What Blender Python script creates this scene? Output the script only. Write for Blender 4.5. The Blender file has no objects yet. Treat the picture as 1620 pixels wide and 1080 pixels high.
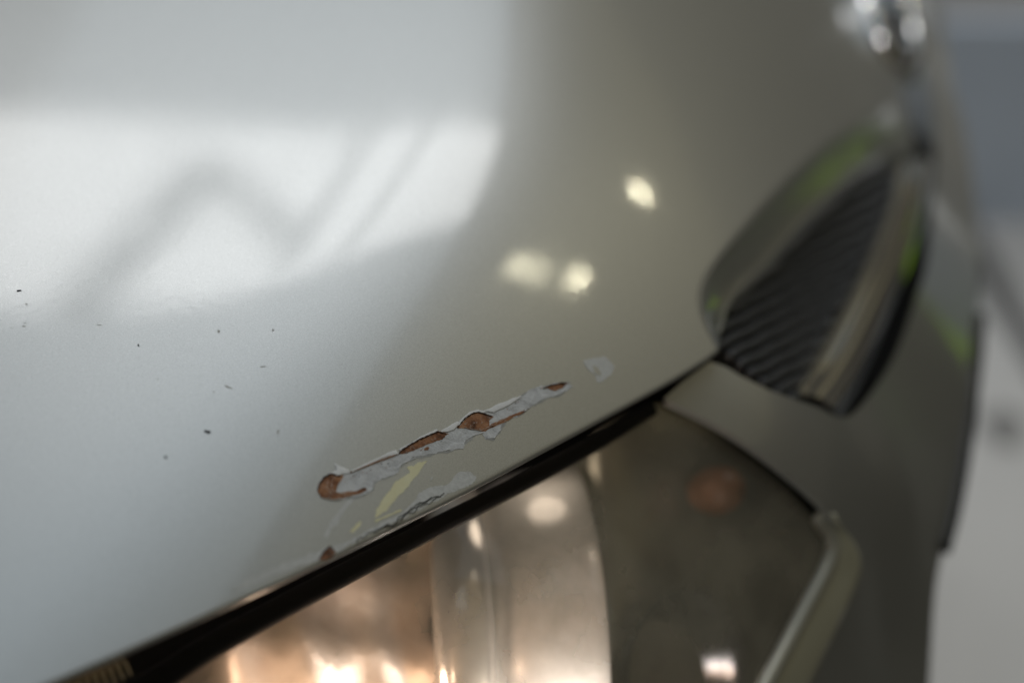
import bpy, bmesh, math, random
import numpy as np
from mathutils import Vector, geometry

# ------------------------------------------------------------------ camera, world, lights
scene = bpy.context.scene
COL = scene.collection
PITCH = math.radians(48.0)
FOCAL = 2250.0                                  # 50 mm lens on a 36 mm / 1620 px frame
FW = np.array([0, math.cos(PITCH), -math.sin(PITCH)])
UP = np.array([0, math.sin(PITCH), math.cos(PITCH)])
RT = np.array([1.0, 0, 0])
CAM = np.array([0.0200, -0.30814, 0.39536])

cam_data = bpy.data.cameras.new("camera")
cam_data.lens = 50
cam_data.sensor_width = 36
cam_data.clip_start = 0.01
cam_data.clip_end = 200
cam_data.dof.use_dof = True
cam_data.dof.focus_distance = 0.503
cam_data.dof.aperture_fstop = 2.15
cam_data.dof.aperture_blades = 9
cam = bpy.data.objects.new("camera", cam_data)
cam.location = CAM
cam.rotation_euler = (math.pi / 2 - PITCH, 0, 0)
COL.objects.link(cam)
scene.camera = cam

world = bpy.data.worlds.new("World")
scene.world = world
world.use_nodes = True
bg = world.node_tree.nodes["Background"]
bg.inputs[0].default_value = (0.050, 0.046, 0.036, 1)
bg.inputs[1].default_value = 1.0

def lamp(name, kind, loc, power, color, size=(1, 1), rot=(0, 0, 0), shape='RECTANGLE'):
    l = bpy.data.lights.new(name, kind)
    l.energy = power
    l.color = color
    if kind == 'AREA':
        l.shape = shape
        l.size = size[0]
        if shape in ('RECTANGLE', 'ELLIPSE'):
            l.size_y = size[1]
    else:
        l.shadow_soft_size = size[0]
    o = bpy.data.objects.new(name, l)
    o.location = loc
    o.rotation_euler = rot
    COL.objects.link(o)
    return o

def aim(o, target):
    o.rotation_euler = (Vector(target) - o.location).to_track_quat('-Z', 'Y').to_euler()

# daylight coming through the roof: a bright roof window and the pale ceiling round it
lamp("roof_window_light", 'AREA', (-0.25, 2.07, 2.2), 22.5, (1.0, 0.99, 0.97), (2.5, 0.80), (0, 0, math.radians(-2.5)))
lamp("ceiling_light", 'AREA', (-2.1, 3.0, 2.45), 8, (0.66, 0.86, 1.0), (5.4, 8.0), (0, 0, math.radians(-17)))
lamp("bright_ceiling_light", 'AREA', (-.05, 2.3, 2.40), 19.5, (0.75, 0.89, 1.0), (2.2, 5.2), (0, 0, 0))
sp = lamp("floor_fill_light", 'SPOT', (1.3, -.1, 2.4), 92, (1.0, 0.985, 0.97), (.12,))  # added fill that brightens the floor, cone kept off the car
sp.data.spot_size = math.radians(33)
sp.data.spot_blend = .5
aim(sp, (.78, .78, -.75))
# dimmer, warmer ceiling over the rest of the workshop
lamp("far_ceiling_light", 'AREA', (3.5, 2.7, 2.6), 12, (1.0, 0.87, 0.46), (4.4, 9.0))
# the workshop's small warm ceiling lamps
for i, (loc, p, s, shp) in enumerate([((3.22, 3.07, 2.2), 1.9, (0.07, 0.07), 'DISK'),
                                      ((1.78, 1.36, 2.2), 1.7, (0.38, 0.04), 'RECTANGLE'),
                                      ((2.27, 1.45, 2.2), 1.0, (0.055, 0.055), 'DISK')]):
    lp_ = lamp("ceiling_lamp_light", 'AREA', loc, p, (1.0, 0.93, 0.66), s, shape=shp)
    if shp == 'DISK':
        aim(lp_, (0.05, 0.1, 0))

scene.view_settings.view_transform = 'Standard'
scene.view_settings.look = 'None'
scene.view_settings.exposure = 0.08
scene.view_settings.gamma = 1.0
scene.view_settings.use_curve_mapping = False
scene.cycles.use_denoising = True
scene.cycles.max_bounces = 8
scene.cycles.sample_clamp_indirect = 4.0

# ------------------------------------------------------------------ geometry helpers
rng = random.Random(7)

def ray(px, py):
    return FW + (px - 810) / FOCAL * RT + (540 - py) / FOCAL * UP

def at(px, py, z):
    v = ray(px, py)
    return CAM + (z - CAM[2]) / v[2] * v

def softplus(x):
    return np.logaddexp(0, x)

def hood_raw(x, y):
    # flat-ish top that rolls over a curved shoulder towards the front and the outer side
    w1 = x - 0.020
    w2 = 0.826 * x - 0.564 * y + 0.058
    s = 0.02
    dd = s * np.logaddexp(w1 / s, w2 / s) - 0.008
    q = 0.016 * softplus(dd / 0.016)
    return -.07 * x + .05 * y - .10 * (x * x + y * y) - .36 * q - .9 * q * q

HOOD0 = hood_raw(0.0, 0.0)
def hood_z(x, y):
    return hood_raw(x, y) - HOOD0

def hit(px, py, f=hood_z):
    v = ray(px, py)
    lo, hi = 0.2, 1.6
    for _ in range(50):
        m = (lo + hi) / 2
        p = CAM + m * v
        if p[2] > f(p[0], p[1]):
            lo = m
        else:
            hi = m
    return CAM + lo * v

def hood_normal(x, y, e=1e-4):
    n = np.array([-(hood_z(x + e, y) - hood_z(x - e, y)) / (2 * e),
                  -(hood_z(x, y + e) - hood_z(x, y - e)) / (2 * e), 1.0])
    return n / np.linalg.norm(n)

def rbf(ctrl, smooth=0.0):
    # smooth height field through control points (thin-plate spline)
    P = np.array([at(*c) for c in ctrl])
    xy, z = P[:, :2], P[:, 2]
    n = len(xy)
    r = np.linalg.norm(xy[:, None] - xy[None], axis=2)
    K = np.where(r > 0, r * r * np.log(r + 1e-12), 0) + smooth * np.eye(n)
    Q = np.hstack([np.ones((n, 1)), xy])
    A = np.block([[K, Q], [Q.T, np.zeros((3, 3))]])
    w = np.linalg.solve(A, np.concatenate([z, np.zeros(3)]))
    def f(x, y):
        x = np.asarray(x, float); y = np.asarray(y, float)
        rr = np.sqrt((x[..., None] - xy[:, 0]) ** 2 + (y[..., None] - xy[:, 1]) ** 2)
        return (rr * rr * np.log(rr + 1e-12)) @ w[:n] + w[n] + w[n + 1] * x + w[n + 2] * y
    return f

def spline(pts, n):
    # Catmull-Rom through the points, n samples evenly spaced by length
    P = np.array(pts, float)
    Q = np.vstack([2 * P[0] - P[1], P, 2 * P[-1] - P[-2]])
    out = []
    for i in range(len(P) - 1):
        a, b, c, d = Q[i:i + 4]
        for t in np.linspace(0, 1, 24, endpoint=False):
            out.append(.5 * ((2 * b) + (c - a) * t + (2 * a - 5 * b + 4 * c - d) * t * t + (3 * b - a - 3 * c + d) * t ** 3))
    out.append(P[-1])
    out = np.array(out)
    L = np.concatenate([[0], np.cumsum(np.linalg.norm(np.diff(out, axis=0), axis=1))])
    s = np.linspace(0, L[-1], n)
    return np.stack([np.interp(s, L, out[:, k]) for k in range(out.shape[1])], 1)

def link(name, me, mat=None, parent=None, smooth=True):
    o = bpy.data.objects.new(name, me)
    COL.objects.link(o)
    if mat and not me.materials:
        me.materials.append(mat)
    if parent:
        o.parent = parent
    if smooth:
        me.shade_smooth()
    return o

def mesh(name, verts, faces, mat=None, parent=None, smooth=True):
    me = bpy.data.meshes.new(name)
    me.from_pydata([tuple(map(float, v)) for v in verts], [], faces)
    me.update()
    return link(name, me, mat, parent, smooth)

def grid_mesh(name, rows, mat, parent=None, closed=False, solid=0.0):
    rows = np.array(rows)
    m, n = rows.shape[:2]
    faces = []
    for i in range(m - 1):
        for j in range(n if closed else n - 1):
            k = (j + 1) % n
            faces.append((i * n + j, i * n + k, (i + 1) * n + k, (i + 1) * n + j))
    o = mesh(name, rows.reshape(-1, 3), faces, mat, parent)
    if solid:
        md = o.modifiers.new("thickness", 'SOLIDIFY')
        md.thickness = solid
        md.offset = -1
    return o

def tube(name, path, radius, mat, parent=None, sides=10):
    path = np.array(path)
    rad = np.full(len(path), radius) if np.isscalar(radius) else np.array(radius)
    rows = []
    t = np.gradient(path, axis=0)
    ref = np.array([0.13, 0.21, 0.97])
    for p, d, r in zip(path, t, rad):
        d = d / np.linalg.norm(d)
        a = np.cross(d, ref); a /= np.linalg.norm(a)
        b = np.cross(d, a)
        rows.append([p + r * (math.cos(q) * a + math.sin(q) * b) for q in np.linspace(0, 2 * math.pi, sides, endpoint=False)])
    n = sides
    rows = np.array(rows)
    faces = [(i * n + j, i * n + (j + 1) % n, (i + 1) * n + (j + 1) % n, (i + 1) * n + j) for i in range(len(path) - 1) for j in range(n)]
    faces.append(tuple(range(n - 1, -1, -1)))
    faces.append(tuple((len(path) - 1) * n + j for j in range(n)))
    return mesh(name, rows.reshape(-1, 3), faces, mat, parent)

def lathe(name, origin, axis, prof, mat, parent=None, seg=96, solid=0.0):
    axis = np.array(axis, float); axis /= np.linalg.norm(axis)
    a = np.cross(axis, [0, 0, 1.0]); a /= np.linalg.norm(a)
    b = np.cross(axis, a)
    rows = [[origin + h * axis + r * (math.cos(q) * a + math.sin(q) * b) for q in np.linspace(0, 2 * math.pi, seg, endpoint=False)] for h, r in prof]
    return grid_mesh(name, rows, mat, parent, closed=True, solid=solid)

def inside(poly, pts):
    x, y = pts[:, 0], pts[:, 1]
    c = np.zeros(len(pts), bool)
    j = len(poly) - 1
    for i in range(len(poly)):
        xi, yi = poly[i]; xj, yj = poly[j]
        m = ((yi > y) != (yj > y)) & (x < (xj - xi) * (y - yi) / (yj - yi + 1e-15) + xi)
        c ^= m
        j = i
    return c

def sheet(name, poly, field, step, mat, parent=None, thick=0.0, off=0.0, dome=0.0):
    """A sheet over the outline poly (world xy), height from field; rim walls of the given thickness."""
    poly = np.array(poly)[:, :2]
    lo, hi = poly.min(0), poly.max(0)
    gx, gy = np.meshgrid(np.arange(lo[0], hi[0], step), np.arange(lo[1], hi[1], step))
    pts = np.stack([gx.ravel(), gy.ravel()], 1)
    pts = pts[inside(poly, pts)]
    if len(pts):
        dist = np.min(np.linalg.norm(pts[:, None] - poly[None], axis=2), axis=1) if len(pts) * len(poly) < 4e6 else np.full(len(pts), step)
        pts = pts[dist > step * .45]
    S = 200.0
    allp = np.vstack([poly, pts]) * S
    n = len(poly)
    ed = [(i, (i + 1) % n) for i in range(n)]
    vs, es, fs, ov, oe, of = geometry.delaunay_2d_cdt([Vector(p) for p in allp], ed, [list(range(n))], 1, 1e-5)
    vs = np.array([(v.x, v.y) for v in vs]) / S
    z = field(vs[:, 0], vs[:, 1]) + off
    if dome:
        dd = np.min(np.linalg.norm(vs[:, None] - poly[None], axis=2), axis=1)
        z = z + dome * np.minimum(dd / (3 * step), 1)
    V = [tuple(p) for p in np.column_stack([vs, z])]
    Fc = [tuple(f) for f in fs]
    if thick:
        cnt = {}
        for f in Fc:
            for a, b in zip(f, f[1:] + f[:1]):
                cnt[(a, b)] = 1
        border = [(a, b) for (a, b) in cnt if (b, a) not in cnt]
        low = {}
        for a, b in border:
            for k in (a, b):
                if k not in low:
                    low[k] = len(V)
                    V.append(V[k])
                    V.append((V[k][0], V[k][1], V[k][2] - thick))
        for a, b in border:
            Fc.append((low[b], low[a], low[a] + 1, low[b] + 1))
    return mesh(name, V, Fc, mat, parent)

def jag(pts, amp=1.6, step=2.5, seed=0, closed=True):
    """Break an outline (photo-scale units) into a ragged one."""
    r = np.random.RandomState(seed + 11)
    P = np.array(pts, float)
    if closed:
        P = np.vstack([P, P[:1]])
    out = []
    for a, b in zip(P[:-1], P[1:]):
        n = max(1, int(np.linalg.norm(b - a) / step))
        for k in range(n):
            out.append(a + (b - a) * k / n)
    out = np.array(out)
    nz = r.randn(len(out), 2)
    nz2 = np.array([nz[max(0, i - 2):i + 3].mean(0) for i in range(len(out))]) * 1.6
    return out + amp * (0.35 * nz + 0.65 * nz2)

# ------------------------------------------------------------------ materials
def new_mat(name):
    m = bpy.data.materials.new(name)
    m.use_nodes = True
    return m, m.node_tree, m.node_tree.nodes["Principled BSDF"]

def setp(b, **k):
    for key, v in k.items():
        b.inputs[key.replace('_', ' ')].default_value = v

def noise(nt, scale, detail=3, rough=.5, coords='Object'):
    tc = nt.nodes.new('ShaderNodeTexCoord')
    n = nt.nodes.new('ShaderNodeTexNoise')
    n.inputs['Scale'].default_value = scale
    n.inputs['Detail'].default_value = detail
    n.inputs['Roughness'].default_value = rough
    nt.links.new(tc.outputs[coords], n.inputs['Vector'])
    return n

def ramp(nt, src, stops):
    r = nt.nodes.new('ShaderNodeValToRGB')
    e = r.color_ramp.elements
    while len(e) < len(stops):
        e.new(0.5)
    for k, (p, c) in enumerate(stops):
        e[k].position = p
        e[k].color = (*c, 1) if len(c) == 3 else c
    nt.links.new(src, r.inputs[0])
    return r

def bump(nt, b, src, strength, dist):
    n = nt.nodes.new('ShaderNodeBump')
    n.inputs['Strength'].default_value = strength
    n.inputs['Distance'].default_value = dist
    nt.links.new(src, n.inputs['Height'])
    nt.links.new(n.outputs[0], b.inputs['Normal'])
    return n

def silver_paint():
    m, nt, b = new_mat("silver_paint")
    setp(b, Metallic=0.82, Roughness=0.46, Coat_Weight=1.0, Coat_Roughness=0.035, Coat_IOR=1.65)
    fl = noise(nt, 3200, 2)
    c = ramp(nt, fl.outputs[0], [(0.3, (.46, .465, .46)), (0.7, (.63, .635, .63))])
    nt.links.new(c.outputs[0], b.inputs['Base Color'])
    # fine grime makes the lacquer unevenly glossy
    g = noise(nt, 42, 6, .65)
    r = ramp(nt, g.outputs[0], [(0.35, (.06,) * 3), (0.75, (.13,) * 3)])
    nt.links.new(r.outputs[0], b.inputs['Coat Roughness'])
    # slight orange peel and hairline swirls in the lacquer
    op = noise(nt, 330, 2)
    bm = nt.nodes.new('ShaderNodeBump')
    bm.inputs['Strength'].default_value = .028
    bm.inputs['Distance'].default_value = .0006
    nt.links.new(op.outputs[0], bm.inputs['Height'])
    nt.links.new(bm.outputs[0], b.inputs['Coat Normal'])
    return m

def simple(name, col, metallic=0.0, rough=0.5, **k):
    m, nt, b = new_mat(name)
    setp(b, Base_Color=(*col, 1), Metallic=metallic, Roughness=rough, **k)
    return m

def mottled(name, stops, scale, rough=.6, detail=5, bstr=.4, bdist=.0004, metallic=0.0, **k):
    m, nt, b = new_mat(name)
    setp(b, Metallic=metallic, Roughness=rough, **k)
    n = noise(nt, scale, detail, .62)
    c = ramp(nt, n.outputs[0], stops)
    nt.links.new(c.outputs[0], b.inputs['Base Color'])
    bump(nt, b, n.outputs[0], bstr, bdist)
    return m

PAINT = silver_paint()
PRIMER = mottled("grey_primer", [(.25, (.50, .50, .515)), (.45, (.66, .665, .68)), (.75, (.80, .805, .82))], 300, .6, bstr=.9, bdist=.0008)
BARE = mottled("peeled_lacquer", [(.3, (.58, .58, .57)), (.6, (.72, .72, .71)), (.8, (.80, .80, .79))], 700, .5, bstr=.5, bdist=.0003)
def rust_mat():
    m, nt, b = new_mat("rust")
    setp(b, Roughness=.8)
    n1 = noise(nt, 190, 6, .6)
    c1 = ramp(nt, n1.outputs[0], [(.30, (.045, .022, .014)), (.42, (.25, .105, .05)), (.56, (.46, .22, .11)), (.74, (.62, .40, .26))])
    n2 = noise(nt, 620, 5, .7)
    f2 = ramp(nt, n2.outputs[0], [(.56, (0,) * 3), (.64, (1,) * 3)])
    mx = nt.nodes.new('ShaderNodeMix'); mx.data_type = 'RGBA'
    mx.inputs['B'].default_value = (.50, .46, .43, 1)
    ml = nt.nodes.new('ShaderNodeMath'); ml.operation = 'MULTIPLY'; ml.inputs[1].default_value = .55
    nt.links.new(f2.outputs[0], ml.inputs[0]); nt.links.new(ml.outputs[0], mx.inputs['Factor'])
    nt.links.new(c1.outputs[0], mx.inputs['A']); nt.links.new(mx.outputs['Result'], b.inputs['Base Color'])
    bump(nt, b, n2.outputs[0], .9, .0006)
    return m
RUST = rust_mat()
RUSTSHADOW = simple("painted_rust_shadow", (.045, .022, .015), 0, .85)  # brown standing for the shadow line under the lifted paint
PALESCRATCH = simple("pale_scratch", (.72, .58, .48), 0, .6)
FLAKE = mottled("lifted_paint", [(.3, (.86, .86, .87)), (.7, (.97, .97, .97))], 600, .45, bstr=.3, bdist=.0002)
GLEAM = mottled("painted_lamp_gleam", [(.2, (.80, .74, .46)), (.5, (.90, .85, .56)), (.8, (.95, .92, .66))], 160, .4, bstr=.3, bdist=.0002)  # a lamp's reflection on the hood, put in as pale yellow colour
CRACK = simple("crack_dirt", (.02, .02, .018), 0, .8)
HALO = mottled("thinned_lacquer", [(.3, (.36, .36, .35)), (.6, (.46, .46, .45)), (.8, (.56, .56, .55))], 420, .45, bstr=.4, bdist=.0002)
DIRT = simple("dark_dirt", (.012, .012, .011), 0, .7)
DUST = simple("grey_dust", (.62, .62, .60), 0, .9)
BLACK = simple("black_plastic", (.012, .012, .013), 0, .45)
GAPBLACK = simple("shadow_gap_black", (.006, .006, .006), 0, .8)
CHROME = simple("chrome", (.78, .78, .79), 1, .07)
CHROMEB = simple("brushed_chrome", (.75, .73, .70), .6, .2)
MESHM = simple("grille_plastic", (.085, .087, .092), 0, .35)

def copper_reflector():
    m, nt, b = new_mat("warm_reflector")
    setp(b, Metallic=0.66, Roughness=0.32)
    n = noise(nt, 34, 3, .5)
    c = ramp(nt, n.outputs[0], [(.3, (.55, .45, .38)), (.7, (.78, .68, .60))])
    nt.links.new(c.outputs[0], b.inputs['Base Color'])
    bump(nt, b, n.outputs[0], .2, .004)
    return m
COPPER = copper_reflector()

def clear_lens():
    m = bpy.data.materials.new("clear_lens")
    m.use_nodes = True
    nt = m.node_tree
    nt.nodes.clear()
    out = nt.nodes.new('ShaderNodeOutputMaterial')
    tr = nt.nodes.new('ShaderNodeBsdfTransparent'); tr.inputs[0].default_value = (.90, .88, .84, 1)
    gl = nt.nodes.new('ShaderNodeBsdfGlossy'); gl.inputs['Roughness'].default_value = .05
    df = nt.nodes.new('ShaderNodeBsdfDiffuse'); df.inputs[0].default_value = (.50, .455, .36, 1)
    fr = nt.nodes.new('ShaderNodeFresnel'); fr.inputs[0].default_value = 1.5
    m1 = nt.nodes.new('ShaderNodeMixShader'); m2 = nt.nodes.new('ShaderNodeMixShader')
    tc = nt.nodes.new('ShaderNodeTexCoord'); hz = nt.nodes.new('ShaderNodeTexNoise')
    hz.inputs['Scale'].default_value = 34; hz.inputs['Detail'].default_value = 6
    hr = nt.nodes.new('ShaderNodeMapRange'); hr.inputs[1].default_value = .3; hr.inputs[2].default_value = .7; hr.inputs[3].default_value = .24; hr.inputs[4].default_value = .52
    nt.links.new(tc.outputs['Object'], hz.inputs['Vector']); nt.links.new(hz.outputs[0], hr.inputs[0]); nt.links.new(hr.outputs[0], m1.inputs[0])
    nt.links.new(tr.outputs[0], m1.inputs[1]); nt.links.new(df.outputs[0], m1.inputs[2])
    nt.links.new(fr.outputs[0], m2.inputs[0]); nt.links.new(m1.outputs[0], m2.inputs[1]); nt.links.new(gl.outputs[0], m2.inputs[2])
    nt.links.new(m2.outputs[0], out.inputs[0])
    return m
LENS = clear_lens()
AMBER = simple("amber_bulb", (.30, .12, .05), 0, .25)

# ------------------------------------------------------------------ the setting: floor and low wall
FLOOR_Z = -0.75
TRUSS = [((-.76, 1.60), (-.50, 2.19), .11), ((-.50, 2.19), (-.10, 1.76), .065), ((-.01, 2.44), (-.14, 1.70), .045), ((.31, 2.44), (.13, 1.64), .045)]
def structure(o):
    o["kind"] = "structure"
    return o

FLOORM = mottled("workshop_floor", [(.3, (.50, .50, .50)), (.6, (.56, .56, .56)), (.8, (.61, .61, .605))], 3.0, .42, bstr=.1, bdist=.002)
floor = structure(mesh("floor", [(-8, -8, FLOOR_Z), (8, -8, FLOOR_Z), (8, 8, FLOOR_Z), (-8, 8, FLOOR_Z)], [(0, 1, 2, 3)], FLOORM, smooth=False))

def box(name, lo, hi, mat, parent=None, bev=0.0):
    x0, y0, z0 = lo; x1, y1, z1 = hi
    V = [(x0, y0, z0), (x1, y0, z0), (x1, y1, z0), (x0, y1, z0), (x0, y0, z1), (x1, y0, z1), (x1, y1, z1), (x0, y1, z1)]
    Fc = [(0, 3, 2, 1), (4, 5, 6, 7), (0, 1, 5, 4), (1, 2, 6, 5), (2, 3, 7, 6), (3, 0, 4, 7)]
    o = mesh(name, V, Fc, mat, parent, smooth=False)
    if bev:
        md = o.modifiers.new("bevel", 'BEVEL'); md.width = bev; md.segments = 2
    return o

ADDEDFLOOR = mottled("added_dark_floor", [(.3, (.05, .05, .045)), (.7, (.08, .078, .07))], 6, .5, bstr=.1, bdist=.002)
structure(mesh("unseen_dark_floor", [(.76, -4, FLOOR_Z + .002), (5, -4, FLOOR_Z + .002), (5, 4, FLOOR_Z + .002), (.76, 4, FLOOR_Z + .002)], [(0, 1, 2, 3)], ADDEDFLOOR, smooth=False))  # unseen dark sheet added to darken what the bumper reflects
p_wall = at(1580, 352, FLOOR_Z)
WY = p_wall[1]
BLUEGREY = mottled("blue_grey_wall_paint", [(.3, (.56, .64, .75)), (.7, (.60, .68, .79))], 4, .6, bstr=.1, bdist=.001)
WHITEW = simple("white_wall_paint", (.78, .79, .81), 0, .6)
r30 = ray(1580, 40)
ztop = CAM[2] + (WY - CAM[1]) / r30[1] * r30[2]
wall = structure(box("wall", (-.6, WY + .012, FLOOR_Z - .02), (1.1, WY + .2, ztop + .05), WHITEW, bev=.006))
plinth = structure(box("wall_plinth", (-.6, WY, FLOOR_Z - .02), (1.1, WY + .0115, ztop), BLUEGREY, bev=.003))
# roof truss in front of the roof window (mirrored in the hood) and a green floor marking ahead of the car
STEEL = simple("painted_steel", (.30, .30, .29), 0, .6)
def beam(name, a, b, w, h, mat):
    a, b = np.array(a, float), np.array(b, float)
    d_ = (b - a) / np.linalg.norm(b - a)
    sd = np.cross(d_, [0, 0, 1.0]); sd /= np.linalg.norm(sd)
    u_ = np.array([0, 0, 1.0])
    V = [p + sd * i * w / 2 + u_ * j * h / 2 for p in (a, b) for i, j in ((-1, -1), (1, -1), (1, 1), (-1, 1))]
    return mesh(name, V, [(0, 3, 2, 1), (4, 5, 6, 7), (0, 1, 5, 4), (1, 2, 6, 5), (2, 3, 7, 6), (3, 0, 4, 7)], mat, smooth=False)
for a, b, w in TRUSS:
    structure(beam("roof_truss_bar", (*a, 2.12), (*b, 2.12), w, .06, STEEL))
GREENP = mottled("lime_green_floor_paint", [(.3, (.28, .50, .006)), (.7, (.34, .58, .008))], 9, .5, bstr=.1, bdist=.001)
structure(mesh("floor_marking", [(.80, .80, FLOOR_Z + .004), (1.30, .90, FLOOR_Z + .004), (2.20, 1.70, FLOOR_Z + .004), (1.80, 1.90, FLOOR_Z + .004)], [(0, 1, 2, 3)], GREENP, smooth=False))
# joint and dark stain on the floor slab
ja, jb = at(1545, 400, FLOOR_Z), at(1640, 560, FLOOR_Z)
dj = (jb - ja) / np.linalg.norm(jb - ja)
sj = np.array([-dj[1], dj[0], 0]) * .016
JOINT = simple("floor_joint_filler", (.12, .12, .12), 0, .8)
q0, q1 = ja - dj * .6, jb + dj * 1.2
jn = structure(mesh("floor_joint", [q0 - sj, q1 - sj, q1 + sj, q0 + sj], [(0, 1, 2, 3)], JOINT, smooth=False)); jn.location.z = .003
sc_ = at(1590, 675, FLOOR_Z + .003)
blob = [(sc_[0] + .022 * (1 + .2 * math.sin(3 * a)) * math.cos(a), sc_[1] + .026 * math.sin(a), FLOOR_Z + .003) for a in np.linspace(0, 2 * math.pi, 24, endpoint=False)]
structure(mesh("floor_stain", blob, [tuple(range(24))], simple("oil_stain", (.22, .22, .22), 0, .4), smooth=False))

# ------------------------------------------------------------------ the car
car = bpy.data.objects.new("car", None)
COL.objects.link(car)
car.location = (0, 0, FLOOR_Z)
car["label"] = "silver car front corner with peeling rusty paint on the hood edge above its headlight"
car["category"] = "car"
bpy.context.view_layer.update()

def part(o, parent=None):
    o.parent = parent or car
    o.matrix_parent_inverse = (parent or car).matrix_world.inverted() if (parent is None or parent is car) else parent.matrix_world.inverted()
    return o

# --- hood -----------------------------------------------------------
edge_px = [(-420, 1300), (-160, 1182), (90, 1076), (300, 985), (500, 893), (640, 825), (760, 765), (900, 690), (1020, 625), (1080, 591), (1120, 566), (1136, 553)]
fold_px = [(1136, 553), (1119, 522), (1106, 485), (1114, 440), (1165, 370), (1240, 287), (1320, 216), (1388, 176), (1424, 140), (1440, 80), (1444, 10), (1446, -70), (1446, -150)]
def hood_pts(px):
    return np.array([hit(*p) for p in px])
eb = spline(hood_pts(edge_px), 230)
fb = spline(hood_pts(fold_px), 200)
bound = np.vstack([eb, fb[1:]])
# rear-inboard opposite border
opp = spline([(-.62, -.08, 0), (-.55, .25, 0), (-.42, .50, 0), (-.2, .66, 0), (-.02, .72, 0)], len(bound))
NS = 200
rows = []
tan = np.gradient(bound[:, :2], axis=0)
tan /= np.linalg.norm(tan, axis=1)[:, None]
for k in range(5):
    tan[1:-1] = (tan[:-2] + tan[1:-1] * 2 + tan[2:]) / 4
    tan /= np.linalg.norm(tan, axis=1)[:, None]
outw = np.stack([tan[:, 1], -tan[:, 0]], 1)
def flange(n_edge):
    res = []
    R = .0011
    for dn, ou in ((.010, -.016), (.005, -.010), (.0028, -.005), (.0022, -.0012)):
        res.append((ou, -dn))
    for a in np.linspace(80, 10, 6):
        a = math.radians(a)
        res.append((.0004 + R * (math.sin(a) - 1) , -R * (1 - math.cos(a))))
    return res
fl = flange(0)
for ou, dz in fl:
    r = bound.copy()
    r[:, 0] += outw[:, 0] * ou
    r[:, 1] += outw[:, 1] * ou
    r[:, 2] = hood_z(r[:, 0], r[:, 1]) + dz
    rows.append(r)
start = rows[-1]
for s in (np.linspace(0, 1, NS)[1:] ** 1.25):
    xy = start[:, :2] * (1 - s) + opp[:, :2] * s
    rows.append(np.column_stack([xy, hood_z(xy[:, 0], xy[:, 1])]))
hood = part(grid_mesh("hood", rows, PAINT))

# rolled lip of the hood where it turns down into the grille
lipA_px = [(1136, 553), (1119, 522), (1106, 485), (1114, 440), (1165, 370), (1240, 287), (1320, 216), (1388, 176), (1424, 140)]
lipB_px = [(1139, 549), (1139, 532), (1141, 512), (1158, 470), (1208, 418), (1272, 345), (1335, 286), (1385, 248), (1446, 232)]
A = spline(hood_pts(lipA_px), 150)
Bz = [-.004, -.008, -.012, -.016, -.020, -.022, -.022, -.020, -.018]
B = []
for p, dz in zip(lipB_px, Bz):
    h = hit(*p)
    B.append(at(p[0], p[1], h[2] + dz))
B = spline(B, 150)
lrows = []
for t in np.linspace(0, 1, 28):
    g = t ** 1.0
    row = A * (1 - g) + B * g
    row[:, 2] = A[:, 2] + (B[:, 2] - A[:, 2]) * t ** 1.45
    lrows.append(row)
for dz in (.003, .008, .014):
    r = B.copy(); r[:, 2] -= dz; lrows.append(r)
grid_mesh("lip", lrows, PAINT, hood)
tube("lip_bead", B[6:] + np.array([-.001, .0005, -.001]), .0021, PAINT, hood, 10)

# --- paint damage on the hood ---------------------------------------
def Z(pts):     # outline noted on an enlargement of the damage
    return [(440 + x / 2.893, 540 + y / 2.893) for x, y in pts]

def patch(name, pts, mat, off, amp=1.6, seed=0, step=.0012, zoomed=True, dome=0.0, jstep=2.5):
    px = jag(Z(pts) if zoomed else pts, amp, jstep, seed)
    w = np.array([hit(*p) for p in px])
    return sheet(name, w, hood_z, step, mat, hood, thick=off + .0003, off=off, dome=dome)

def on_hood(px, off):
    p = hit(*px); n = hood_normal(p[0], p[1])
    return p + n * off
SPK = []
primer_out = [(185, 680), (195, 650), (220, 622), (245, 605), (300, 608), (340, 592), (420, 556), (500, 523), (555, 512), (562, 495), (640, 450), (690, 425), (725, 408), (745, 413), (790, 402), (820, 383),
              (860, 345), (900, 322), (945, 322), (980, 322), (1040, 296), (1060, 273), (1110, 252), (1150, 225), (1200, 205), (1240, 200), (1290, 188), (1322, 192), (1345, 205), (1310, 225), (1280, 242), (1230, 262),
              (1180, 287), (1150, 302), (1110, 332), (1050, 362), (1020, 385), (1018, 410), (990, 440), (955, 442), (940, 415), (890, 432), (850, 462), (835, 490), (800, 497), (760, 500), (720, 512), (680, 520), (640, 527),
              (600, 547), (560, 567), (545, 600), (500, 627), (440, 652), (420, 690), (350, 710), (300, 718), (240, 724), (200, 714)]
patch("primer_patch", primer_out, PRIMER, .00012, 1.9, 1)
halo = [(x, y + (7 + 6 * math.sin(x * .045) + 5 * math.sin(x * .11 + 1) if k >= 29 else -2)) for k, (x, y) in enumerate(primer_out)]
patch("lacquer_halo", halo, HALO, .00005, 2.6, 4)
ridge = jag(Z(primer_out[27:]), 1.0, 2.5, 8, closed=False)
for k0, k1 in ((2, 22), (27, 40), (47, 80), (84, 96), (104, 130), (136, 160), (166, 190)):
    seg = ridge[k0:min(k1, len(ridge))]
    if len(seg) > 4:
        tube("paint_edge", [on_hood(p, .00002) for p in seg], [.00004 + .00026 * math.sin(math.pi * (k + .5) / len(seg)) * (.6 + .4 * math.sin(k * 1.3)) for k in range(len(seg))], BARE, hood, 6)
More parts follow.
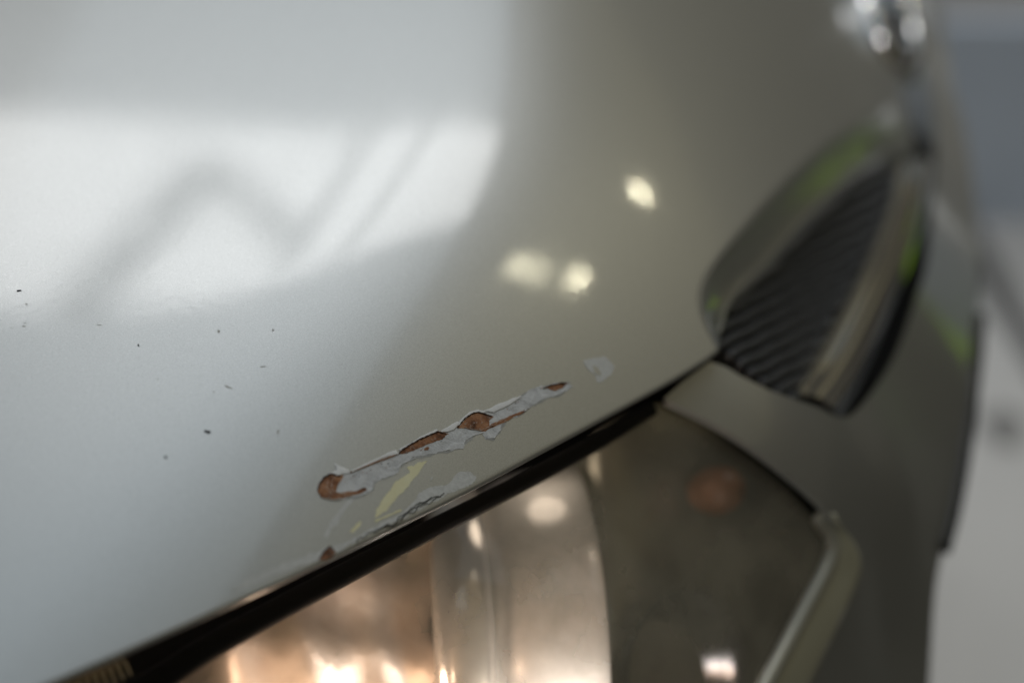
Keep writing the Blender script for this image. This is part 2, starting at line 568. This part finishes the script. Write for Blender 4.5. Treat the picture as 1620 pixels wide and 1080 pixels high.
for k in range(46):
    fx = rng.random()
    zx, zy = 300 + 820 * fx ** 1.4, 0
    zy = 655 - (zx - 300) * .475 + rng.uniform(-26, 22) * (1 - .5 * fx)
    sx, sy = Z([(zx, zy)])[0]
    SPK.append((sx, sy, rng.uniform(.4, 1.5), rng.uniform(.35, .8), rng.uniform(-.9, .2), RUST if rng.random() < .5 else DIRT))
rusts = [
    [(180, 682), (188, 650), (213, 620), (238, 604), (266, 610), (302, 614), (287, 640), (272, 664), (262, 688), (300, 697), (360, 681), (402, 674), (408, 684), (362, 700), (300, 716), (240, 723), (203, 714)],
    [(548, 517), (560, 496), (640, 450), (695, 426), (728, 408), (748, 418), (778, 424), (742, 450), (700, 466), (640, 490), (590, 511)],
    [(818, 397), (845, 358), (880, 329), (920, 320), (957, 333), (987, 345), (962, 365), (967, 386), (930, 412), (890, 408), (858, 396)],
    [(925, 408), (960, 388), (1020, 359), (1090, 329), (1148, 307), (1132, 319), (1060, 357), (1000, 387), (950, 412)],
    [(1205, 217), (1250, 199), (1295, 187), (1324, 193), (1302, 211), (1272, 227), (1240, 216)],
    [(668, 488), (682, 482), (696, 488), (690, 500), (674, 501)],
    [(186, 1000), (203, 965), (235, 936), (264, 966), (250, 982), (215, 1002)],
]
for i, r_ in enumerate(rusts):
    patch("rust_spot", r_, RUST, .00024, 1.0, 20 + i, step=.0009, dome=.0002)
flakes = [
    [(262, 558), (285, 574), (322, 588), (330, 603), (292, 612), (265, 617), (247, 606), (270, 590)],
    [(335, 592), (420, 553), (500, 514), (538, 498), (552, 516), (500, 528), (420, 562), (340, 600)],
    [(556, 496), (640, 446), (690, 420), (722, 404), (728, 410), (692, 430), (640, 454), (562, 500)],
    [(742, 414), (790, 386), (822, 368), (834, 374), (812, 402), (778, 414)],
    [(825, 385), (845, 352), (880, 322), (915, 314), (955, 322), (940, 328), (915, 324), (882, 334), (852, 362), (832, 392)],
    [(938, 320), (985, 299), (1040, 277), (1108, 250), (1112, 256), (1042, 300), (988, 326)],
]
for i, r_ in enumerate(flakes):
    patch("paint_flake", r_, FLAKE, .00045, .6, 50 + i, step=.0008, dome=.0003)
for k, (ln, mt, rd) in enumerate([
        ([(182, 680), (190, 650), (214, 621), (238, 606), (264, 613), (296, 616)], RUSTSHADOW, .00036),
        ([(552, 515), (562, 498), (640, 453), (695, 429), (728, 412), (746, 421), (776, 424)], RUSTSHADOW, .00034),
        ([(818, 396), (846, 361), (882, 333), (918, 325), (950, 334), (984, 345)], RUSTSHADOW, .00032),
        ([(1212, 214), (1252, 200), (1296, 190), (1322, 194)], RUSTSHADOW, .00026),
        ([(190, 992), (206, 964), (235, 938), (262, 965)], RUSTSHADOW, .0003),
        ([(228, 640), (222, 668), (236, 692), (262, 706)], PALESCRATCH, .00012),
        ([(246, 632), (240, 660), (252, 684), (300, 700), (350, 692)], PALESCRATCH, .00012),
        ([(205, 716), (250, 725), (305, 719)], PALESCRATCH, .00016),
        ([(850, 392), (890, 404), (930, 408), (985, 380), (1060, 345)], PALESCRATCH, .00010)]):
    pth = jag(Z(ln), .5, 2.2, 300 + k, closed=False)
    tube("rust_shadow" if mt is RUSTSHADOW else "scratch", [on_hood(p, .00036) for p in pth], [rd * (.35 + .65 * math.sin(math.pi * (q + .5) / len(pth)) ** .5) * (.75 + .25 * math.sin(q * 1.7)) for q in range(len(pth))], mt, hood, 6)
# thin rusty cut line through the primer
line = Z([(330, 600), (400, 572), (460, 548), (520, 528), (556, 514)])
tube("scratch", [on_hood(p, .0002) for p in jag(line, .5, 4, 3, closed=False)], .00022, RUST, hood, 6)
# lacquer loss: chip beside the scratch, band along the hood edge
patch("lacquer_chip", [(1400, 95), (1440, 80), (1492, 73), (1538, 108), (1530, 148), (1508, 165), (1482, 188), (1454, 182), (1452, 150), (1412, 118)], BARE, .00010, 1.4, 70)
patch("paint_island", [(1440, 112), (1458, 116), (1480, 146), (1474, 160), (1452, 146)], PAINT, .0002, .8, 71)
band = [(905, 622), (880, 598), (830, 598), (785, 640), (760, 668), (720, 655), (660, 680), (612, 738), (592, 762), (560, 790), (480, 822), (400, 872), (330, 908), (270, 930), (200, 952), (130, 980), (60, 1000), (-60, 1050), (-220, 1140),
        (-150, 1128), (0, 1062), (100, 1030), (180, 1000), (300, 946), (420, 884), (560, 812), (700, 740), (800, 690), (880, 652)]
patch("lacquer_loss_band", band, BARE, .00008, 1.6, 72)
patch("lacquer_chip", [(325, 725), (350, 722), (300, 790), (262, 850), (222, 892), (205, 888), (240, 830), (280, 770)], BARE, .00006, 1.5, 73)
patch("painted_gleam", [(588, 575), (618, 572), (650, 550), (680, 546), (652, 592), (602, 652), (540, 722), (500, 776), (440, 806), (452, 770), (490, 710), (540, 640), (602, 602)], GLEAM, .00009, 1.4, 74)
patch("painted_gleam", [(440, 818), (500, 794), (562, 768), (566, 774), (505, 800), (450, 826)], GLEAM, .00014, .5, 75)
patch("painted_gleam", [(325, 868), (360, 836), (384, 822), (378, 842), (345, 872)], GLEAM, .00006, .8, 76)
crk = Z([(350, 925), (380, 890), (420, 872), (455, 862), (490, 838), (530, 828), (560, 800), (600, 772), (630, 756), (660, 738), (700, 710), (735, 700), (762, 678)])
for i in range(3):
    pth = jag([(x + i * 1.5, y + i * 1.6) for x, y in crk[i * 2:len(crk) - (2 - i)]], 2.6, 2.2, 90 + i, closed=False)
    tube("crack", [on_hood(p, .00016) for p in pth], .00013, CRACK, hood, 5)
def speck(px, py, a, b, ang, mat, h=.0003, name="dirt_speck"):
    if mat is DUST:
        h = .00006
    pts = []
    for q in np.linspace(0, 2 * math.pi, 14, endpoint=False):
        rr = 1 + .22 * math.sin(2 * q + px) + .15 * math.sin(3 * q + py)
        x, y = a * rr * math.cos(q), b * rr * math.sin(q)
        pts.append((px + x * math.cos(ang) - y * math.sin(ang), py + x * math.sin(ang) + y * math.cos(ang)))
    w = np.array([hit(*p) for p in pts])
    sheet(name, w, hood_z, .0005, mat, hood, thick=h, off=h * .6, dome=h if mat is DIRT else h * .2)
for s in [(328.5, 683, 4.6, 2.6, .3, DIRT), (262, 723, 2.6, 1.9, -.5, DIRT), (30, 460, 4.5, .9, -.15, DIRT), (219, 546, 1.6, 1.4, 0, DIRT), (157, 514, 4, .7, 0, DUST), (361, 612, 6, 1.6, .5, DUST),
          (440, 683, 1.8, 4, .3, DUST), (42, 481, 2, 1.2, 0, DUST), (855, 0, 1, 1, 0, DUST), (346, 524, 2, 2.5, .2, DUST), (416, 580, 4, 1.2, -.1, DUST), (212, 782, 2, 1.5, 0, DUST), (465, 812, 1.5, 1.5, 0, DUST), (38, 516, 3, 1, 0, DUST),
          (250, 600, 1.5, 1.2, 0, DUST), (338, 620, 1.5, 1.2, 0, DUST), (163, 872, 1.3, 1.3, 0, DUST), (432, 522, 2, 1.5, 0, DUST), (305, 690, 1.4, 1.0, 0, DUST), (660, 645, 1.2, 1.2, 0, DUST), (683, 757, 1.5, 3, .4, BARE)]:
    speck(*s)
for s in SPK:
    speck(*s, h=.00022, name="pit")
r5 = np.random.RandomState(5)
for k in range(55):
    px, py = r5.uniform(0, 760), r5.uniform(420, 900)
    if py > 1090 - px * .47 - 30 or py > 1080 - .46 * px:
        continue
    speck(px, py, r5.uniform(.6, 1.3), r5.uniform(.5, .9), r5.uniform(0, 3), DUST, .00012)

# --- inner panel, coloured black for the shade in the gaps ------------------------------
zc = hit(1136, 553)[2]
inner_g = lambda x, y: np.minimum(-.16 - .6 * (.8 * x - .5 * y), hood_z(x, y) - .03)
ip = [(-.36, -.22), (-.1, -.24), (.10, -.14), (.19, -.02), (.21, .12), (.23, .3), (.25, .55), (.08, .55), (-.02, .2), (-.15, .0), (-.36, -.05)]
inner = part(sheet("inner_shade_panel", ip, inner_g, .012, GAPBLACK))

# --- headlight --------------------------------------------------------
lens_f = rbf([(1040, 650, -.045), (700, 828, -.030), (300, 1025, -.012), (0, 1170, -.004), (1300, 860, -.108), (1180, 1080, -.116), (700, 1080, -.056), (300, 1180, -.040), (1000, 850, -.060), (850, 960, -.046), (720, 930, -.038), (1200, 740, -.076), (1240, 980, -.118)])
lens_px = [(1036, 643), (1105, 676), (1180, 722), (1248, 776), (1296, 832), (1304, 872), (1275, 930), (1215, 1040), (1150, 1160), (900, 1240), (500, 1260), (150, 1240), (0, 1190), (155, 1115), (330, 1028), (570, 904), (770, 802), (925, 720)]
lp = spline([hit(*p, f=lens_f) for p in lens_px + lens_px[:1]], 170)[:-1]
def deeper(f, dz):
    return lambda x, y: f(x, y) - dz
def shell_f(x, y):
    return lens_f(x, y) - .060 - .040 / (1 + np.exp((x - .047) / .006))
bez_px = [(1040, 640), (1110, 672), (1190, 728), (1265, 796), (1292, 872), (1255, 950), (1195, 1060), (1130, 1180), (880, 1200), (690, 1190), (680, 950), (680, 866), (760, 808), (900, 736)]
BEZEL = simple("dark_bezel", (.36, .34, .28), .55, .18)
headlight = part(sheet("headlight", spline([hit(*p, f=shell_f) for p in bez_px + bez_px[:1]], 120)[:-1], shell_f, .006, BEZEL, thick=.003))
def sub(o, parent):
    return part(o, parent)
lens = sheet("lens", lp, lens_f, .006, LENS, headlight)
def bowl_f(x, y):
    return lens_f(x, y) - .050 - .010 * np.sin(x * 38 + 1) - .0022 * np.sin(x * 210 + y * 60) - .0016 * np.sin(y * 260 - x * 90)
cop_px = [(-20, 1190), (160, 1110), (340, 1020), (560, 905), (660, 852), (716, 836), (728, 930), (716, 1250), (400, 1300), (0, 1260)]
sheet("reflector", spline([hit(*p, f=bowl_f) for p in cop_px + cop_px[:1]], 120)[:-1], bowl_f, .004, COPPER, headlight, thick=.002)
A0 = at(826, 1012, -.140)
AX = (.985, .10, -.06)
px_len = np.linalg.norm(A0 - CAM) / FOCAL
def hx(px): return (px - 850) * px_len * 1.02
lathe("lamp_ring", A0, AX, [(hx(705), .056), (hx(706), .066), (hx(712), .0695), (hx(740), .0710), (hx(775), .0690), (hx(788), .0650), (hx(792), .052)], CHROMEB, headlight)
lathe("lamp_barrel", A0, AX, [(hx(780), .060), (hx(800), .0645), (hx(830), .0690), (hx(870), .0715), (hx(920), .0730), (hx(936), .0735), (hx(940), .073), (hx(939), .066), (hx(900), .056)], simple("satin_reflector", (.82, .80, .78), .25, .25), headlight)
B0 = at(1015, 1060, -.150)
lathe("reflector", B0, (.6, -.45, .66), [(.030, .036), (.030, .034), (.02, .030), (.008, .020), (0, .008), (0, .001)], simple("smoked_reflector", (.16, .16, .17), 1, .25), headlight)
ab = at(1135, 775, -.100)
lathe("turn_signal_bulb", ab, (.5, -.4, .76), [(-.014, .006), (-.010, .009), (0, .0105), (.008, .009), (.013, .005), (.0145, .0005)], AMBER, headlight, 24)
GAPSHADE = simple("painted_gap_shade", (.010, .009, .008), 0, .95)  # black strip added to stand for the shade under the hood edge
gap_path = np.array([hit(*p, f=lens_f) for p in spline([(-20, 1206), (155, 1124), (260, 1063), (345, 1009), (570, 889), (770, 787), (925, 706), (1032, 642)], 80)])
tube("gap_shade_strip", gap_path + np.array([0, 0, -.002]), np.linspace(.0050, .0030, 80), GAPSHADE, headlight, 12)
# warm bulb burning low in the lamp
lamp("headlight_bulb_and_fill_light", 'POINT', tuple(at(530, 1160, -.078)), .21, (1.0, .73, .54), (.009,))
lamp("headlight_bulb_and_fill_light", 'POINT', tuple(at(900, 1190, -.095)), .13, (1.0, .92, .86), (.008,))  # added fill that brightens the lamp barrel
lamp("headlight_bulb_and_fill_light", 'POINT', (.030, .040, -.062), .014, (1.0, .84, .68), (.011,))  # added fill hidden under the hood, lights the barrel top

# --- bumper -------------------------------------------------------------
bump_f = rbf([(1062, 622, zc - .008), (1125, 575, zc - .007), (1230, 660, -.056), (1345, 665, -.085), (1345, 880, -.118), (1400, 590, -.10), (1470, 400, -.135), (1478, 250, -.16), (1475, 100, -.175), (1462, -60, -.19), (1549, 450, -.185), (1530, 680, -.165),
              (1485, 890, -.175), (1470, 1080, -.21), (1535, 250, -.186), (1475, -60, -.194), (1280, 1080, -.15), (1500, 100, -.181), (1500, 560, -.135), (1440, 780, -.128), (1400, 1000, -.172)])
bi = [(1462, -80), (1472, 100), (1478, 250), (1468, 400), (1440, 500), (1400, 590), (1345, 657), (1290, 642), (1230, 622), (1175, 596), (1128, 571), (1096, 592), (1060, 618)]
bl = [(1050, 630), (1120, 664), (1220, 730), (1310, 812), (1352, 885), (1335, 960), (1285, 1070), (1240, 1160)]
bo = [(1462, 1160), (1470, 1080), (1477, 960), (1486, 890), (1512, 790), (1531, 680), (1543, 560), (1550, 470), (1549, 400), (1541, 300), (1525, 200), (1500, 100), (1474, -80)]
def bp(px, n): return spline([hit(*p, f=bump_f) for p in px], n)
poly = np.vstack([bp(bi, 90)[:-1], bp(bl, 60), bp(bo, 70)])
bumper = part(sheet("bumper", poly, bump_f, .006, PAINT, thick=.004))
ob = bp(bo, 70)
skirt = [ob + np.array([0, 0, .0002]), ob + np.array([.002, 0, -.012]), ob + np.array([-.002, 0, -.04]), ob + np.array([-.02, 0, -.10]), ob + np.array([-.03, 0, -.25]), ob + np.array([-.06, 0, -.45])]
grid_mesh("apron", skirt, PAINT, bumper)
# rubber strip along the bumper's outer edge
tube("rubber_strip", bp([(1548, 500), (1541, 580), (1529, 680), (1510, 790), (1490, 868)], 40) + np.array([.001, 0, -.001]), .0035, BLACK, bumper, 10)
# lens side rim by the bumper
rim = bp([(1318, 822), (1352, 866), (1360, 905), (1338, 965), (1300, 1045), (1262, 1125)], 40) + np.array([0, 0, .002])
rim_in = np.array([hit(*p, f=lens_f) for p in spline([(1290, 818), (1312, 852), (1308, 890), (1272, 960), (1230, 1040), (1190, 1115)], 40)])
rr = []
for t in np.linspace(0, 1, 10):
    row = rim_in * (1 - t) + rim * t
    row[:, 2] += .0015 * math.sin(math.pi * t)
    rr.append(row)
grid_mesh("lens_rim", rr, simple("lens_edge_plastic", (.62, .60, .47), .0, .3, Coat_Weight=.3), headlight, solid=.002)

tube("lens_bead", rim_in + np.array([.0008, 0, .0004]), .0034, simple("clear_bead", (.42, .41, .35), .2, .35), headlight, 10)

# --- grille -------------------------------------------------------------
gril_f = rbf([(1140, 550, zc - .016), (1325, 660, -.100), (1230, 610, -.072), (1400, 250, -.125), (1270, 350, -.085), (1440, 420, -.135), (1345, 480, -.108), (1470, 250, -.16)])
gp = [(1128, 540), (1130, 500), (1200, 405), (1300, 300), (1380, 225), (1440, 200), (1478, 250), (1482, 400), (1450, 520), (1410, 610), (1350, 670), (1240, 640), (1150, 590)]
grille = part(sheet("grille", spline([hit(*p, f=deeper(gril_f, .012)) for p in gp + gp[:1]], 100)[:-1], deeper(gril_f, .012), .006, BLACK, thick=.004))
gin = np.array([(1136, 548), (1138, 505), (1205, 408), (1300, 300), (1385, 235), (1440, 240), (1425, 330), (1380, 430), (1330, 520), (1290, 590), (1260, 640), (1200, 605)])
dirv = np.array([math.cos(math.radians(-27)), math.sin(math.radians(-27))])
nv = np.array([-dirv[1], dirv[0]])
def clip_line(c):
    ts = []
    for a, b in zip(gin, np.roll(gin, -1, 0)):
        da, db = (a - c) @ nv, (b - c) @ nv
        if da * db < 0:
            p = a + (b - a) * da / (da - db)
            ts.append((p - c) @ dirv)
    return (min(ts), max(ts)) if len(ts) > 1 else None
for k in range(-19, 20):
    c = np.array([1280, 450]) + nv * k * 21
    tt = clip_line(c)
    if not tt or tt[1] - tt[0] < 14:
        continue
    path = []
    for t in np.linspace(tt[0], tt[1], 36):
        q = c + dirv * t
        q = q + nv * 1.5 * math.sin(t / 7)
        path.append(hit(q[0], q[1], f=gril_f))
    tube("slat", path, .0020, MESHM, grille, 8)

# chrome moulding on the grille's front edge
st = [((1240, 622), (1328, 664)), ((1280, 572), (1358, 612)), ((1318, 508), (1388, 546)), ((1350, 448), (1414, 480)), ((1384, 378), (1444, 408)), ((1412, 308), (1465, 328)), ((1420, 262), (1472, 262))]
zst = [-.082, -.088, -.094, -.100, -.108, -.116, -.120]
Lc = spline([at(*a, z) for (a, b), z in zip(st, zst)], 90)
Rc = spline([at(*b, z - .008) for (a, b), z in zip(st, zst)], 90)
upn = np.array([.45, -.25, .86])
tr = []
for s in np.linspace(0, 1, 40):
    h = .0078 * math.sin(math.pi * s ** .87) + .0006 * math.sin(6 * math.pi * s) * math.sin(math.pi * s)
    tr.append(Lc * (1 - s) + Rc * s + upn * h)
tr.insert(0, Lc - upn * .008)
tr.append(Rc - upn * .008)
trim = grid_mesh("chrome_trim", tr, CHROME, grille)

# --- badge --------------------------------------------------------------
bc = hit(1398, 38)
bn = hood_normal(bc[0], bc[1])
bn = (bn + np.array([.25, -.15, .1])); bn /= np.linalg.norm(bn)
ta = np.cross([0, 0, 1.0], bn); ta /= np.linalg.norm(ta)
tb = np.cross(bn, ta)
bc = bc + bn * .004
def bpnt(u, v, h): return bc + ta * u + tb * v + bn * h
ringrows = []
for q in np.linspace(0, 2 * math.pi, 72, endpoint=False):
    c_, s_ = math.cos(q), math.sin(q)
    ringrows.append([bpnt((.046 + .006 * math.cos(w)) * c_, (.029 + .006 * math.cos(w)) * s_, .006 * math.sin(w)) for w in np.linspace(0, 2 * math.pi, 12, endpoint=False)])
ringrows.append(ringrows[0])
badge = part(grid_mesh("badge", np.array(ringrows), CHROME, closed=True))
plate = []
for k, (f_, h) in enumerate([(1.0, -.002), (.85, .000), (.5, .001), (.02, .0015)]):
    plate.append([bpnt(.040 * f_ * math.cos(q), .025 * f_ * math.sin(q), h) for q in np.linspace(0, 2 * math.pi, 48, endpoint=False)])
grid_mesh("badge_plate", plate, BLACK, badge, closed=True)
for sgn in (-1, 1):
    V = []
    for (u, v) in [(-.030, .003), (-.010, .004), (-.008, .011), (.008, .011), (.010, .004), (.030, .003)]:
        V.append((u * 1.2, sgn * v * 1.2))
    top = [bpnt(u, v, .007) for u, v in V]
    bot = [bpnt(u * 1.05, v * 1.2, .000) for u, v in V]
    n = len(V)
    Fc = [tuple(range(n))] + [(i, (i + 1) % n, n + (i + 1) % n, n + i) for i in range(n)]
    mesh("emblem", top + bot, Fc, CHROME, badge, smooth=False)

# --- coil spring in the gap ------------------------------------------------
s0, s1 = at(62, 1112, -.004), at(200, 1054, -.008)
ax = (s1 - s0); Ls = np.linalg.norm(ax); ax /= Ls
a_ = np.cross(ax, [0, 0, 1.0]); a_ /= np.linalg.norm(a_)
b_ = np.cross(ax, a_)
turns = 11
hel = [s0 + ax * Ls * t + .0036 * (math.cos(2 * math.pi * turns * t) * a_ + math.sin(2 * math.pi * turns * t) * b_) for t in np.linspace(0, 1, turns * 18)]
part(tube("coil_spring", hel, .0005, simple("brass_wire", (.80, .68, .46), .6, .25), None, 7))
